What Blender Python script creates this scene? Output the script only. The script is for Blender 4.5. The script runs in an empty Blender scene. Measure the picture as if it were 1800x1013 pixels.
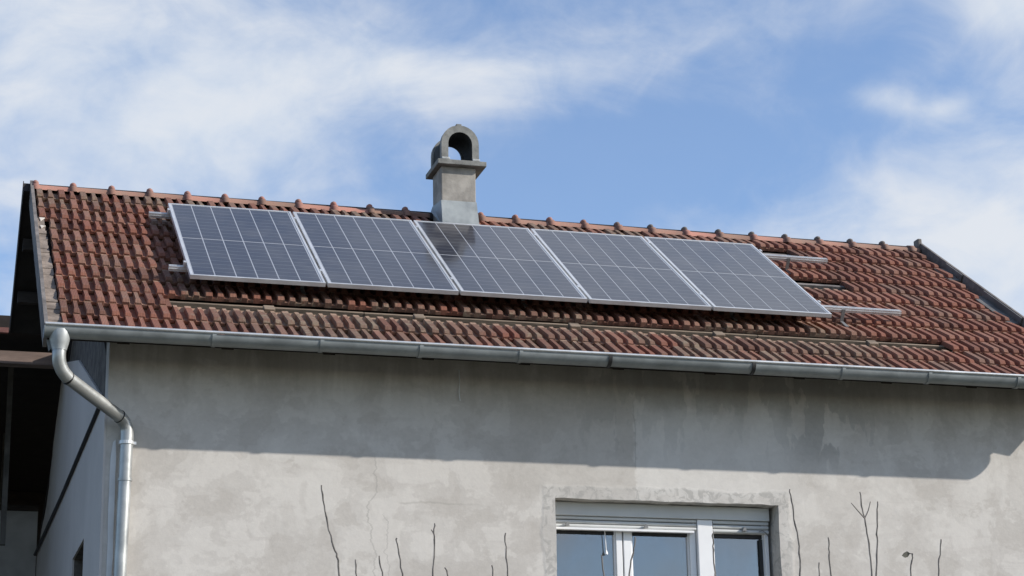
import bpy, bmesh, math, random
import numpy as np
from mathutils import Vector, Matrix
from mathutils.geometry import tessellate_polygon
random.seed(7)
S = bpy.context.scene
COL = S.collection

# ------------------------------------------------------------------ camera
F_PX, CXP, CYP = 3682.82, 900.0, 506.5
YAW, PITCH, ROLL = 0.285381516, 0.281639372, -0.0195271016
CAM = Vector((-1.94196, -15.25437, 1.6))
fw = Vector((math.sin(YAW)*math.cos(PITCH), math.cos(YAW)*math.cos(PITCH), math.sin(PITCH)))
r0 = Vector((math.cos(YAW), -math.sin(YAW), 0)); u0 = r0.cross(fw)
rt = r0*math.cos(ROLL) + u0*math.sin(ROLL)
up = -r0*math.sin(ROLL) + u0*math.cos(ROLL)
cam = bpy.data.cameras.new('camera'); camo = bpy.data.objects.new('camera', cam); COL.objects.link(camo)
cam.sensor_width = 36.0; cam.lens = 36.0*F_PX/1800.0; cam.clip_start = 0.1; cam.clip_end = 2000
camo.matrix_world = Matrix(((rt.x, up.x, -fw.x, CAM.x), (rt.y, up.y, -fw.y, CAM.y), (rt.z, up.z, -fw.z, CAM.z), (0, 0, 0, 1)))
S.camera = camo

def direction(px, py):
    return (fw + rt*((px-CXP)/F_PX) - up*((py-CYP)/F_PX)).normalized()
def on_y(px, py, y):
    d = direction(px, py); return CAM + d*((y-CAM.y)/d.y)

# ------------------------------------------------------------------ render / exposure
S.view_settings.view_transform = 'Standard'; S.view_settings.look = 'None'
S.view_settings.exposure = 0.15; S.view_settings.gamma = 1.0; S.view_settings.use_curve_mapping = False
S.render.engine = 'CYCLES'

# ------------------------------------------------------------------ sun + sky
SUN = Vector((1.9, -1.0, 1.15)).normalized()
sl = bpy.data.lights.new('sun', 'SUN'); sl.energy = 4.6; sl.angle = math.radians(0.6); sl.color = (1.0, 0.94, 0.86)
so = bpy.data.objects.new('sun', sl); COL.objects.link(so)
so.rotation_euler = SUN.to_track_quat('Z', 'Y').to_euler()

W = bpy.data.worlds.new('World'); S.world = W; W.use_nodes = True
nt = W.node_tree; nt.nodes.clear()
def wn(t, **k):
    n = nt.nodes.new(t)
    for a, b in k.items(): setattr(n, a, b)
    return n
def wl(a, b): nt.links.new(a, b)
def wmath(op, a, b=None, c=None, clamp=False):
    n = wn('ShaderNodeMath', operation=op, use_clamp=clamp)
    for i, v in enumerate((a, b, c)):
        if v is None: continue
        if hasattr(v, 'links'): wl(v, n.inputs[i])
        else: n.inputs[i].default_value = v
    return n.outputs[0]
def wdot(vec, v):
    n = wn('ShaderNodeVectorMath', operation='DOT_PRODUCT'); wl(vec, n.inputs[0]); n.inputs[1].default_value = v
    return n.outputs['Value']
def wnoise(vec, scale, detail, rough, dist=0.0, off=(0, 0, 0), sc=(1, 1, 1), rot=(0, 0, 0)):
    m = wn('ShaderNodeMapping'); wl(vec, m.inputs[0]); m.inputs['Location'].default_value = off
    m.inputs['Scale'].default_value = sc; m.inputs['Rotation'].default_value = rot
    n = wn('ShaderNodeTexNoise'); wl(m.outputs[0], n.inputs['Vector']); n.inputs['Scale'].default_value = scale
    n.inputs['Detail'].default_value = detail; n.inputs['Roughness'].default_value = rough; n.inputs['Distortion'].default_value = dist
    return n.outputs['Fac']
tc = wn('ShaderNodeTexCoord'); D = tc.outputs['Generated']
sky = wn('ShaderNodeTexSky'); sky.sky_type = 'NISHITA'; sky.sun_disc = False
sky.sun_elevation = math.asin(SUN.z); sky.sun_rotation = math.atan2(SUN.x, SUN.y)
sky.air_density = 1.0; sky.dust_density = 0.6; sky.ozone_density = 2.6; sky.altitude = 200
# clouds: masses at fixed places of the sky, their edges broken up by noise
n1 = wnoise(D, 9.0, 7, 0.62, 0.6, (3.1, 1.7, 0.4), (1, 1, 1.5))
n2 = wnoise(D, 24.0, 5, 0.55, 0.6, (1.2, 5.0, 2.0), (1, 1, 1.5))
n3 = wnoise(D, 3.0, 3, 0.5, 0.2, (8.0, 2.0, 1.0), (1, 1, 1.6))
def blob(px, py, sx, sy, ang, amp, c=None):
    c = c or direction(px, py)
    e = Vector((0, 0, 1)).cross(c).normalized()*-1.0
    n = e.cross(c)*-1.0
    if n.z < 0: n = -n
    a = math.radians(ang)
    ax = (e*math.cos(a) + n*math.sin(a))/(sx/F_PX)
    ay = (-e*math.sin(a) + n*math.cos(a))/(sy/F_PX)
    u = wmath('SUBTRACT', wdot(D, ax), ax.dot(c)); v = wmath('SUBTRACT', wdot(D, ay), ay.dot(c))
    q = wmath('ADD', wmath('MULTIPLY', u, u), wmath('MULTIPLY', v, v))
    g = wmath('EXPONENT', wmath('MULTIPLY', q, -1.0))
    front = wmath('GREATER_THAN', wdot(D, c), 0.2)
    return wmath('MULTIPLY', wmath('MULTIPLY', g, front), amp)
BLOBS = [(120, 60, 600, 260, -6, 0.42), (420, 240, 280, 130, 8, 0.22), (760, 130, 260, 55, -6, 0.25), (980, 120, 150, 45, 5, 0.10),
         (100, 260, 360, 200, 0, 0.10), (1560, 175, 70, 26, -14, 0.36), (1665, 190, 55, 20, 12, 0.22), (1780, 5, 90, 55, 0, 0.5),
         (1800, 430, 420, 160, 14, 0.52), (1450, 370, 260, 60, 18, 0.16), (1250, 60, 420, 60, 10, 0.10),
         (880, 330, 260, 110, 0, -0.34), (660, 240, 90, 70, 0, -0.14), (1150, 250, 330, 110, 6, -0.30), (250, 170, 120, 40, 0, -0.06), (1500, 60, 230, 80, 0, -0.10)]
acc = None
for b in BLOBS:
    o = blob(*b); acc = o if acc is None else wmath('ADD', acc, o)
for (ex, ez, sx, sy, amp) in ((0, 0.035, 2600, 110, 0.50), (-0.05, -0.05, 1500, 90, 0.40), (0.1, 0.22, 3500, 500, 0.30)):
    v0 = direction(1150, 960); v0 = Vector((v0.x+ex, -v0.y, v0.z+ez)).normalized()
    acc = wmath('ADD', acc, blob(0, 0, sx, sy, 0, amp, v0))
hv = Vector((math.sin(math.radians(48))*math.cos(math.radians(44)), math.cos(math.radians(48))*math.cos(math.radians(44)), math.sin(math.radians(44))))
acc = wmath('ADD', acc, blob(0, 0, 1300, 1300, 0, 0.55, hv))  # unseen cloud added outside the view to lighten the right panels' reflection
base = wmath('ADD', wmath('MULTIPLY', n1, 0.85), wmath('MULTIPLY', n2, 0.50))
base = wmath('ADD', base, wmath('MULTIPLY', n3, 0.35))
dens = wmath('ADD', base, acc)
mr = wn('ShaderNodeMapRange'); mr.interpolation_type = 'SMOOTHSTEP'; wl(dens, mr.inputs['Value'])
mr.inputs['From Min'].default_value = 0.70; mr.inputs['From Max'].default_value = 1.52
mask = mr.outputs[0]
cr = wn('ShaderNodeValToRGB'); wl(wmath('ADD', wmath('MULTIPLY', n2, 0.55), wmath('MULTIPLY', n1, 0.55)), cr.inputs[0])
cr.color_ramp.elements[0].position = 0.38; cr.color_ramp.elements[0].color = (0.80, 0.90, 1.03, 1)
cr.color_ramp.elements[1].position = 0.68; cr.color_ramp.elements[1].color = (0.96, 1.0, 1.05, 1)
CLOUD_GAIN = 4.9
mc = wn('ShaderNodeMix', data_type='RGBA', blend_type='MULTIPLY'); mc.inputs[0].default_value = 1.0
wl(cr.outputs[0], mc.inputs[6]); mc.inputs[7].default_value = (CLOUD_GAIN, CLOUD_GAIN, CLOUD_GAIN*1.01, 1)
tn = wn('ShaderNodeMix', data_type='RGBA', blend_type='MULTIPLY'); tn.inputs[0].default_value = 1.0; wl(sky.outputs[0], tn.inputs[6]); tn.inputs[7].default_value = (0.99, 1.05, 1.15, 1)
mx = wn('ShaderNodeMix', data_type='RGBA'); wl(wmath('ADD', wmath('MULTIPLY', mask, 0.86), 0.08), mx.inputs[0]); wl(tn.outputs[2], mx.inputs[6]); wl(mc.outputs[2], mx.inputs[7])
bg = wn('ShaderNodeBackground'); bg.inputs['Strength'].default_value = 0.15; wl(mx.outputs[2], bg.inputs['Color'])
wo = wn('ShaderNodeOutputWorld'); wl(bg.outputs[0], wo.inputs[0])

# ------------------------------------------------------------------ helpers
def tag(o, label=None, cat=None, group=None, kind=None):
    if label: o['label'] = label
    if cat: o['category'] = cat
    if group: o['group'] = group
    if kind: o['kind'] = kind
    return o
def empty(name, loc=(0, 0, 0), rx=0.0):
    o = bpy.data.objects.new(name, None); COL.objects.link(o); o.location = loc; o.rotation_euler = (rx, 0, 0); o.empty_display_size = 0.2
    return o
def link(name, me, m, parent=None):
    if m is not None and not me.materials: me.materials.append(m)
    o = bpy.data.objects.new(name, me); COL.objects.link(o)
    if parent: o.parent = parent
    return o
def finish(bm, name, m, parent=None, smooth=False, bevel=0.0):
    bmesh.ops.recalc_face_normals(bm, faces=bm.faces)
    me = bpy.data.meshes.new(name); bm.to_mesh(me); bm.free()
    if smooth:
        for p in me.polygons: p.use_smooth = True
        me.set_sharp_from_angle(angle=math.radians(40))
    o = link(name, me, m, parent)
    if bevel:
        b = o.modifiers.new('b', 'BEVEL'); b.width = bevel; b.segments = 2; b.limit_method = 'ANGLE'
    return o
def add_box(bm, x0, x1, y0, y1, z0, z1):
    v = [bm.verts.new(p) for p in ((x0,y0,z0),(x1,y0,z0),(x1,y1,z0),(x0,y1,z0),(x0,y0,z1),(x1,y0,z1),(x1,y1,z1),(x0,y1,z1))]
    for f in ((0,3,2,1),(4,5,6,7),(0,1,5,4),(1,2,6,5),(2,3,7,6),(3,0,4,7)): bm.faces.new([v[i] for i in f])
    return v
def box(name, x0, x1, y0, y1, z0, z1, m, parent=None, bevel=0.0):
    bm = bmesh.new(); add_box(bm, x0, x1, y0, y1, z0, z1); return finish(bm, name, m, parent, bevel=bevel)
def add_tube(bm, pts, rad, n=8, cap=True):
    pts = [Vector(p) for p in pts]; rings = []
    if not hasattr(rad, '__len__'): rad = [rad]*len(pts)
    t = (pts[1]-pts[0]).normalized(); nrm = t.orthogonal().normalized()
    for i, p in enumerate(pts):
        if i == 0: t2 = (pts[1]-pts[0])
        elif i == len(pts)-1: t2 = (pts[-1]-pts[-2])
        else: t2 = (pts[i+1]-pts[i]).normalized() + (pts[i]-pts[i-1]).normalized()
        t2.normalize(); nrm = (nrm - t2*nrm.dot(t2)).normalized(); b = t2.cross(nrm)
        rings.append([bm.verts.new(p + (nrm*math.cos(2*math.pi*k/n) + b*math.sin(2*math.pi*k/n))*rad[i]) for k in range(n)])
    for a, b in zip(rings, rings[1:]):
        for k in range(n): bm.faces.new((a[k], a[(k+1)%n], b[(k+1)%n], b[k]))
    if cap:
        bm.faces.new(rings[0][::-1]); bm.faces.new(rings[-1])
def tube(name, pts, rad, m, parent=None, n=10):
    bm = bmesh.new(); add_tube(bm, pts, rad, n); o = finish(bm, name, m, parent, smooth=True)
    return o
def slab(name, loops, to3, off, m, parent=None):
    """polygon with holes in a plane, given thickness. loops: 2D; to3: 2D->Vector; off: Vector"""
    bm = bmesh.new(); flat = [p for l in loops for p in l]
    tri = tessellate_polygon([[Vector((p[0], p[1], 0)) for p in l] for l in loops])
    A = [bm.verts.new(to3(p)) for p in flat]; B = [bm.verts.new(to3(p)+off) for p in flat]
    for t in tri:
        try: bm.faces.new([A[i] for i in t]); bm.faces.new([B[i] for i in reversed(t)])
        except ValueError: pass
    k = 0
    for l in loops:
        n = len(l)
        for i in range(n):
            a, b = k+i, k+(i+1) % n
            bm.faces.new((A[a], A[b], B[b], B[a]))
        k += n
    return finish(bm, name, m, parent)
def smooth_path(pts, sub=4):
    pts = [Vector(p) for p in pts]; out = []
    for i in range(len(pts)-1):
        p0 = pts[max(i-1, 0)]; p1 = pts[i]; p2 = pts[i+1]; p3 = pts[min(i+2, len(pts)-1)]
        for k in range(sub):
            t = k/sub
            out.append(0.5*((2*p1) + (p2-p0)*t + (2*p0-5*p1+4*p2-p3)*t*t + (3*p1-p0-3*p2+p3)*t**3))
    out.append(pts[-1]); return out

# ------------------------------------------------------------------ materials
class M:
    def __init__(s, name):
        s.m = bpy.data.materials.new(name); s.m.use_nodes = True; s.t = s.m.node_tree
        s.b = s.t.nodes['Principled BSDF']; s.out = s.t.nodes['Material Output']; s._tc = None
    def n(s, t, **k):
        o = s.t.nodes.new(t)
        for a, b in k.items(): setattr(o, a, b)
        return o
    def l(s, a, b): s.t.links.new(a, b)
    def setv(s, sock, v):
        if hasattr(v, 'links'): s.l(v, sock)
        else: sock.default_value = v
    @property
    def tc(s):
        if s._tc is None: s._tc = s.n('ShaderNodeTexCoord')
        return s._tc
    def pos(s): return s.n('ShaderNodeNewGeometry').outputs['Position']
    def mapping(s, vec, sc=(1,1,1), off=(0,0,0), rot=(0,0,0)):
        m = s.n('ShaderNodeMapping'); s.l(vec, m.inputs[0]); m.inputs['Scale'].default_value = sc
        m.inputs['Location'].default_value = off; m.inputs['Rotation'].default_value = rot; return m.outputs[0]
    def noise(s, vec, scale, detail=4, rough=0.55, dist=0.0):
        n = s.n('ShaderNodeTexNoise'); s.l(vec, n.inputs['Vector']); n.inputs['Scale'].default_value = scale
        n.inputs['Detail'].default_value = detail; n.inputs['Roughness'].default_value = rough; n.inputs['Distortion'].default_value = dist
        return n.outputs['Fac']
    def rng(s, v, a, b, c=0.0, d=1.0, smooth=True):
        n = s.n('ShaderNodeMapRange'); n.interpolation_type = 'SMOOTHSTEP' if smooth else 'LINEAR'
        s.l(v, n.inputs[0])
        for i, q in enumerate((a, b, c, d)): n.inputs[i+1].default_value = q
        return n.outputs[0]
    def math(s, op, a, b=0.0, clamp=False):
        n = s.n('ShaderNodeMath', operation=op, use_clamp=clamp); s.setv(n.inputs[0], a); s.setv(n.inputs[1], b); return n.outputs[0]
    def mix(s, f, a, b, mode='MIX'):
        n = s.n('ShaderNodeMix', data_type='RGBA', blend_type=mode); s.setv(n.inputs[0], f)
        for i, v in ((6, a), (7, b)):
            if hasattr(v, 'links'): s.l(v, n.inputs[i])
            else: n.inputs[i].default_value = (*v, 1) if len(v) == 3 else v
        return n.outputs[2]
    def ramp(s, f, stops):
        n = s.n('ShaderNodeValToRGB'); s.l(f, n.inputs[0]); e = n.color_ramp.elements
        while len(e) < len(stops): e.new(0.5)
        for i, (p, c) in enumerate(stops): e[i].position = p; e[i].color = (*c, 1)
        return n.outputs[0]
    def sep(s, v):
        n = s.n('ShaderNodeSeparateXYZ'); s.l(v, n.inputs[0]); return n.outputs
    def bump(s, h, strength=0.3, dist=0.01, prev=None):
        n = s.n('ShaderNodeBump'); n.inputs['Strength'].default_value = strength; n.inputs['Distance'].default_value = dist
        s.l(h, n.inputs['Height'])
        if prev is not None: s.l(prev, n.inputs['Normal'])
        s.l(n.outputs[0], s.b.inputs['Normal']); return n.outputs[0]
    def base(s, c, rough=0.8, metal=0.0):
        s.setv(s.b.inputs['Base Color'], (*c, 1) if not hasattr(c, 'links') else c)
        s.setv(s.b.inputs['Roughness'], rough); s.setv(s.b.inputs['Metallic'], metal); return s.m

def simple(name, c, rough=0.7, metal=0.0, var=0.15, scale=6.0, bump=0.1, sc=(1, 1, 1)):
    k = M(name); p = k.mapping(k.pos(), sc)
    n = k.noise(p, scale, 5, 0.6)
    col = k.mix(k.rng(n, 0.3, 0.7), tuple(x*(1-var) for x in c), tuple(min(1, x*(1+var)) for x in c))
    k.base(col, rough, metal)
    if bump: k.bump(k.noise(p, scale*6, 4, 0.6), bump, 0.004)
    return k.m

def plaster():
    k = M('cement_render'); P = k.pos(); X, Y, Z = k.sep(P)
    big = k.noise(k.mapping(P, (1, 1, 0.8)), 1.5, 6, 0.62, 0.15)
    mid = k.noise(k.mapping(P, (1.0, 1.0, 1.15), (4, 2, 1)), 2.9, 6, 0.60, 0.25)
    fine = k.noise(P, 28, 5, 0.7)
    strk = k.noise(k.mapping(P, (2.6, 2.6, 0.38), (1, 0, 7)), 2.2, 6, 0.62, 0.5)
    hor = k.noise(k.mapping(P, (0.45, 0.45, 3.2), (2, 0, 3)), 2.6, 5, 0.55, 0.7)
    col = k.ramp(big, [(0.34, (0.47, 0.438, 0.398)), (0.5, (0.525, 0.495, 0.455)), (0.66, (0.59, 0.562, 0.52))])
    # trowelled patches with fairly definite edges
    col = k.mix(k.math('MULTIPLY', k.rng(mid, 0.51, 0.555), 0.60), col, (0.635, 0.605, 0.560))
    col = k.mix(k.math('MULTIPLY', k.rng(mid, 0.46, 0.41), 0.55), col, (0.425, 0.392, 0.352))
    col = k.mix(k.math('MULTIPLY', k.rng(hor, 0.55, 0.68), 0.35), col, (0.45, 0.415, 0.38))
    mid2 = k.noise(k.mapping(P, (1.3, 1.3, 0.8), (9, 2, 5)), 2.6, 5, 0.55, 0.25)
    col = k.mix(k.math('MULTIPLY', k.rng(mid2, 0.54, 0.60), 0.35), col, (0.44, 0.408, 0.37))
    # damp run-off below the gutter, strongest above the window
    band = k.math('MULTIPLY', k.rng(X, 2.5, 3.6), k.rng(X, 5.9, 5.0))
    zz = k.rng(Z, 4.62, 5.15)
    blk = k.noise(k.mapping(P, (3.6, 3.6, 1.25), (3, 1, 2)), 2.0, 5, 0.55, 0.15)
    wet = k.math('MULTIPLY', k.math('MULTIPLY', band, k.rng(Z, 4.70, 5.05)), k.rng(k.math('ADD', blk, k.rng(Z, 4.8, 5.35, -0.05, 0.06)), 0.505, 0.535))
    col = k.mix(k.math('MULTIPLY', wet, 0.62), col, (0.255, 0.25, 0.24))
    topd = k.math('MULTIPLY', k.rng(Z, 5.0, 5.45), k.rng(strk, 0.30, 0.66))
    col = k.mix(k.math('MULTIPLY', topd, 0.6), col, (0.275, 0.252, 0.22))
    # pale repair coat over the window lintel with a ragged left edge
    ex = k.math('ADD', X, k.math('MULTIPLY', k.math('SUBTRACT', k.noise(P, 9, 4, 0.6), 0.5), 0.16))
    ez = k.math('ADD', Z, k.math('MULTIPLY', k.math('SUBTRACT', k.noise(P, 5, 4, 0.6), 0.5), 0.35))
    rep = k.math('MULTIPLY', k.math('MULTIPLY', k.rng(ex, 3.43, 3.455), k.rng(ex, 5.0, 4.6)), k.math('MULTIPLY', k.rng(ez, 5.35, 5.12), k.rng(ez, 4.50, 4.56)))
    lft = k.math('MULTIPLY', k.math('MULTIPLY', k.rng(ex, 3.44, 3.425), k.rng(ex, 1.9, 2.9)), k.math('MULTIPLY', k.rng(ez, 4.45, 4.6), k.rng(ez, 5.5, 5.3)))
    col = k.mix(k.math('MULTIPLY', lft, 0.45), col, (0.40, 0.37, 0.33))
    col = k.mix(k.math('MULTIPLY', rep, 0.62), col, (0.66, 0.64, 0.605))
    # rough hand-made band round the window
    dx = k.math('SUBTRACT', k.math('ABSOLUTE', k.math('SUBTRACT', X, 3.70)), 0.92)
    dz = k.math('SUBTRACT', Z, 4.495)
    dd = k.math('ADD', k.math('MAXIMUM', dx, dz), k.math('MULTIPLY', k.math('SUBTRACT', mid, 0.5), 0.12))
    rim = k.rng(dd, 0.115, 0.085)
    col = k.mix(k.math('MULTIPLY', rim, 0.30), col, (0.44, 0.435, 0.42))
    rim2 = k.math('MULTIPLY', rim, k.rng(k.noise(P, 12, 5, 0.65, 1.0), 0.50, 0.60))
    col = k.mix(k.math('MULTIPLY', rim2, 0.6), col, (0.27, 0.262, 0.245))
    # hair cracks
    def crack(x0, z0, z1, amp, wd, sd):
        w = k.noise(k.mapping(P, (0, 0, 1), (sd, sd, 0)), 2.3, 6, 0.62)
        cx = k.math('ABSOLUTE', k.math('SUBTRACT', k.math('SUBTRACT', X, x0), k.math('MULTIPLY', k.math('SUBTRACT', w, 0.5), amp)))
        return k.math('MULTIPLY', k.rng(cx, wd, wd*0.3), k.math('MULTIPLY', k.rng(Z, z0, z0+0.05), k.rng(Z, z1, z1-0.05)))
    cks = k.math('MAXIMUM', crack(1.38, 3.4, 4.78, 0.45, 0.009, 3.3), crack(3.44, 4.72, 5.3, 0.10, 0.008, 9.1))
    cks = k.math('MAXIMUM', cks, crack(1.46, 3.3, 4.35, 0.5, 0.006, 5.7))
    col = k.mix(k.math('MULTIPLY', cks, 0.38), col, (0.22, 0.21, 0.19))
    hr = k.math('ABSOLUTE', k.math('SUBTRACT', k.math('SUBTRACT', Z, 4.42), k.math('MULTIPLY', k.math('SUBTRACT', k.noise(k.mapping(P, (1, 0, 0)), 2.0, 4, 0.6), 0.5), 0.12)))
    hm = k.math('MULTIPLY', k.rng(hr, 0.012, 0.002), k.math('MULTIPLY', k.rng(X, 1.55, 1.6), k.rng(X, 2.4, 1.9)))
    col = k.mix(k.math('MULTIPLY', hm, 0.35), col, (0.25, 0.235, 0.2))
    # pin holes and dabs
    v = k.n('ShaderNodeTexVoronoi'); k.l(P, v.inputs['Vector']); v.inputs['Scale'].default_value = 3.1
    dab = k.rng(k.math('ADD', v.outputs['Distance'], k.math('MULTIPLY', fine, 0.06)), 0.085, 0.055)
    col = k.mix(k.math('MULTIPLY', dab, 0.22), col, (0.27, 0.25, 0.225))
    col = k.mix(0.20, col, k.ramp(fine, [(0.3, (0.40, 0.385, 0.36)), (0.7, (0.64, 0.61, 0.57))]))
    k.base(col, 0.92)
    b1 = k.bump(mid, 0.14, 0.03)
    b2 = k.bump(fine, 0.16, 0.005, b1)
    k.bump(k.math('ADD', rim, k.math('MULTIPLY', k.noise(P, 10, 5, 0.7, 1.2), rim)), 0.16, 0.010, b2)
    return k.m

def tile_mat(name, tone=0):
    k = M(name); P = k.pos(); X, Y, Z = k.sep(P)
    at = k.n('ShaderNodeAttribute'); at.attribute_name = 'tint'; oi = k.n('ShaderNodeObjectInfo')
    rnd = k.math('FRACT', k.math('ADD', oi.outputs['Random'], at.outputs['Fac']))
    rnd2 = k.math('FRACT', k.math('MULTIPLY', rnd, 7.31))
    col = k.ramp(rnd, [(0.0, (0.150, 0.072, 0.048)), (0.3, (0.215, 0.086, 0.055)), (0.6, (0.265, 0.102, 0.063)), (0.85, (0.285, 0.135, 0.092)), (1.0, (0.205, 0.125, 0.090))])
    dirt = k.noise(P, 1.1, 5, 0.6, 0.5)
    # the older tiles towards the ridge and in the middle of the eaves have weathered grey-brown
    up_ = k.rng(Z, 6.85, 7.45)
    midx = k.math('MULTIPLY', k.rng(X, -0.4, 0.6), k.rng(X, 6.4, 5.2))
    low = k.math('MULTIPLY', midx, k.rng(Z, 6.15, 5.95))
    leftup = k.math('MULTIPLY', up_, k.rng(X, 5.9, 5.0))
    w = k.math('MAXIMUM', leftup, k.math('MULTIPLY', low, 0.8))
    w = k.math('MULTIPLY', w, k.rng(k.math('ADD', dirt, k.math('MULTIPLY', k.math('SUBTRACT', rnd2, 0.5), 0.35)), 0.32, 0.56))
    col = k.mix(k.math('MULTIPLY', w, 0.80), col, (0.185, 0.130, 0.092))
    gr = k.noise(P, 16, 5, 0.7, 0.3)
    lich = k.math('MULTIPLY', k.rng(k.math('ADD', gr, k.math('MULTIPLY', rnd2, 0.16)), 0.60, 0.72), k.math('ADD', k.math('MULTIPLY', w, 0.55), k.rng(X, 5.8, 3.5, 0.12, 0.34)))
    col = k.mix(lich, col, (0.265, 0.215, 0.15))
    fine = k.noise(P, 70, 4, 0.7)
    col = k.mix(k.math('MULTIPLY', k.rng(fine, 0.45, 0.75), 0.30), col, (0.12, 0.075, 0.055))
    uv = k.n('ShaderNodeUVMap'); uv.uv_map = 'UVMap'; U = k.sep(uv.outputs[0])
    # the head of the tile, normally covered by its neighbour, is clean and pale
    head = k.rng(U[1], 0.275, 0.300)
    col = k.mix(k.math('MULTIPLY', head, 0.75), col, (0.43, 0.30, 0.215))
    col = k.mix(1.0, col, (0.84, 0.80, 0.79), 'MULTIPLY')
    k.base(col, 0.88)
    g = k.math('SINE', k.math('MULTIPLY', U[0], 560.0))
    b1 = k.bump(k.rng(g, 0.2, 1.0), 0.55, 0.004)
    k.bump(fine, 0.35, 0.004, b1)
    return k.m

def metal_mat(name, c, rough=0.45, metal=0.6, grime=0.3):
    k = M(name); P = k.pos()
    n = k.noise(k.mapping(P, (1, 1, 1.0)), 5, 5, 0.6, 0.3); f = k.noise(P, 50, 3, 0.6)
    col = k.mix(k.rng(n, 0.3, 0.72), tuple(x*(1-grime) for x in c), tuple(min(1, x*(1+grime*0.35)) for x in c))
    k.base(col, k.rng(n, 0.2, 0.8, rough*0.8, rough*1.25), metal)
    k.bump(f, 0.08, 0.002); return k.m

MAT = {}
MAT['render'] = plaster()
MAT['tile'] = tile_mat('clay_tile')
MAT['side'] = simple('side_render', (0.54, 0.51, 0.485), 0.9, var=0.07, scale=1.2, bump=0.25)
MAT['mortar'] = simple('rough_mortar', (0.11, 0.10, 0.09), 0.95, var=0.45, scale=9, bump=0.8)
MAT['darkwood'] = simple('shade_dark_old_boards', (0.035, 0.028, 0.023), 0.9, var=0.4, scale=4, bump=0.4, sc=(1, 1, 4))  # near-black colour holds the shade of the deep loft and eaves
MAT['black'] = simple('shade_black_sheet', (0.022, 0.018, 0.016), 0.95, var=0.3, bump=0.2)  # near-black colour stands for shade in tile gaps, side window and wing
MAT['wood'] = simple('weathered_batten', (0.19, 0.145, 0.105), 0.9, var=0.35, scale=5, bump=0.4, sc=(0.6, 6, 6))
MAT['greywood'] = simple('grey_verge_board', (0.15, 0.135, 0.125), 0.85, var=0.35, scale=7, bump=0.4)
MAT['verge_mortar'] = simple('verge_mortar', (0.21, 0.17, 0.14), 0.95, var=0.35, scale=9, bump=0.7)
MAT['white_mortar'] = simple('white_mortar', (0.55, 0.51, 0.46), 0.9, var=0.1, scale=20, bump=0.3)
MAT['beam'] = simple('brown_beam', (0.20, 0.145, 0.12), 0.85, var=0.25, scale=5, bump=0.3, sc=(0.5, 3, 3))
MAT['zinc'] = metal_mat('zinc_gutter', (0.25, 0.27, 0.27), 0.5, 0.2, 0.25)
MAT['zinc_lip'] = metal_mat('zinc_bead', (0.62, 0.63, 0.63), 0.35, 0.5, 0.15)
MAT['pipe'] = metal_mat('galvanised_pipe', (0.42, 0.43, 0.42), 0.36, 0.55, 0.28)
MAT['funnel'] = metal_mat('zinc_funnel', (0.40, 0.42, 0.42), 0.5, 0.4, 0.2)
MAT['alu'] = metal_mat('aluminium_rail', (0.72, 0.73, 0.74), 0.35, 0.55, 0.12)
MAT['hook'] = metal_mat('grey_hook', (0.20, 0.20, 0.20), 0.5, 0.3, 0.3)
MAT['vflash'] = metal_mat('dull_flashing', (0.15, 0.145, 0.14), 0.6, 0.2, 0.4)
MAT['flash'] = metal_mat('sheet_flashing', (0.32, 0.345, 0.345), 0.55, 0.3, 0.3)
MAT['concrete'] = simple('chimney_concrete', (0.205, 0.205, 0.19), 0.95, var=0.28, scale=7, bump=0.6)
MAT['chimney'] = simple('chimney_render', (0.30, 0.28, 0.25), 0.95, var=0.3, scale=5, bump=0.6)
MAT['soot_shade'] = simple('soot_and_shade_concrete', (0.03, 0.03, 0.03), 0.95, var=0.4, scale=7, bump=0.5)
MAT['pvc'] = simple('white_pvc', (0.80, 0.80, 0.80), 0.35, var=0.03, scale=3, bump=0.0)
MAT['shutter'] = simple('shutter_slats', (0.55, 0.56, 0.55), 0.45, var=0.05, scale=3, bump=0.0)
MAT['strip'] = simple('pale_corner_strip', (0.66, 0.68, 0.69), 0.7, var=0.08, scale=5, bump=0.1)
MAT['fillet'] = simple('pale_fillet', (0.42, 0.43, 0.42), 0.9, var=0.2, scale=20)
MAT['rubber'] = simple('black_rubber', (0.015, 0.015, 0.016), 0.6, var=0.1, bump=0.0)
MAT['bark'] = simple('twig_bark', (0.165, 0.15, 0.135), 0.85, var=0.35, scale=30, bump=0.4)
MAT['leaf'] = simple('withered_leaf', (0.045, 0.045, 0.03), 0.7, var=0.2, scale=40, bump=0.1)
MAT['ground'] = simple('yard_grass', (0.075, 0.072, 0.05), 0.95, var=0.35, scale=0.9, bump=0.4)
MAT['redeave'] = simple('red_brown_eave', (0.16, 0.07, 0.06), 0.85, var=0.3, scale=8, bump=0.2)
MAT['grey_wing'] = simple('grey_wing_render', (0.36, 0.36, 0.355), 0.92, var=0.22, scale=2.2, bump=0.3)

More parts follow.
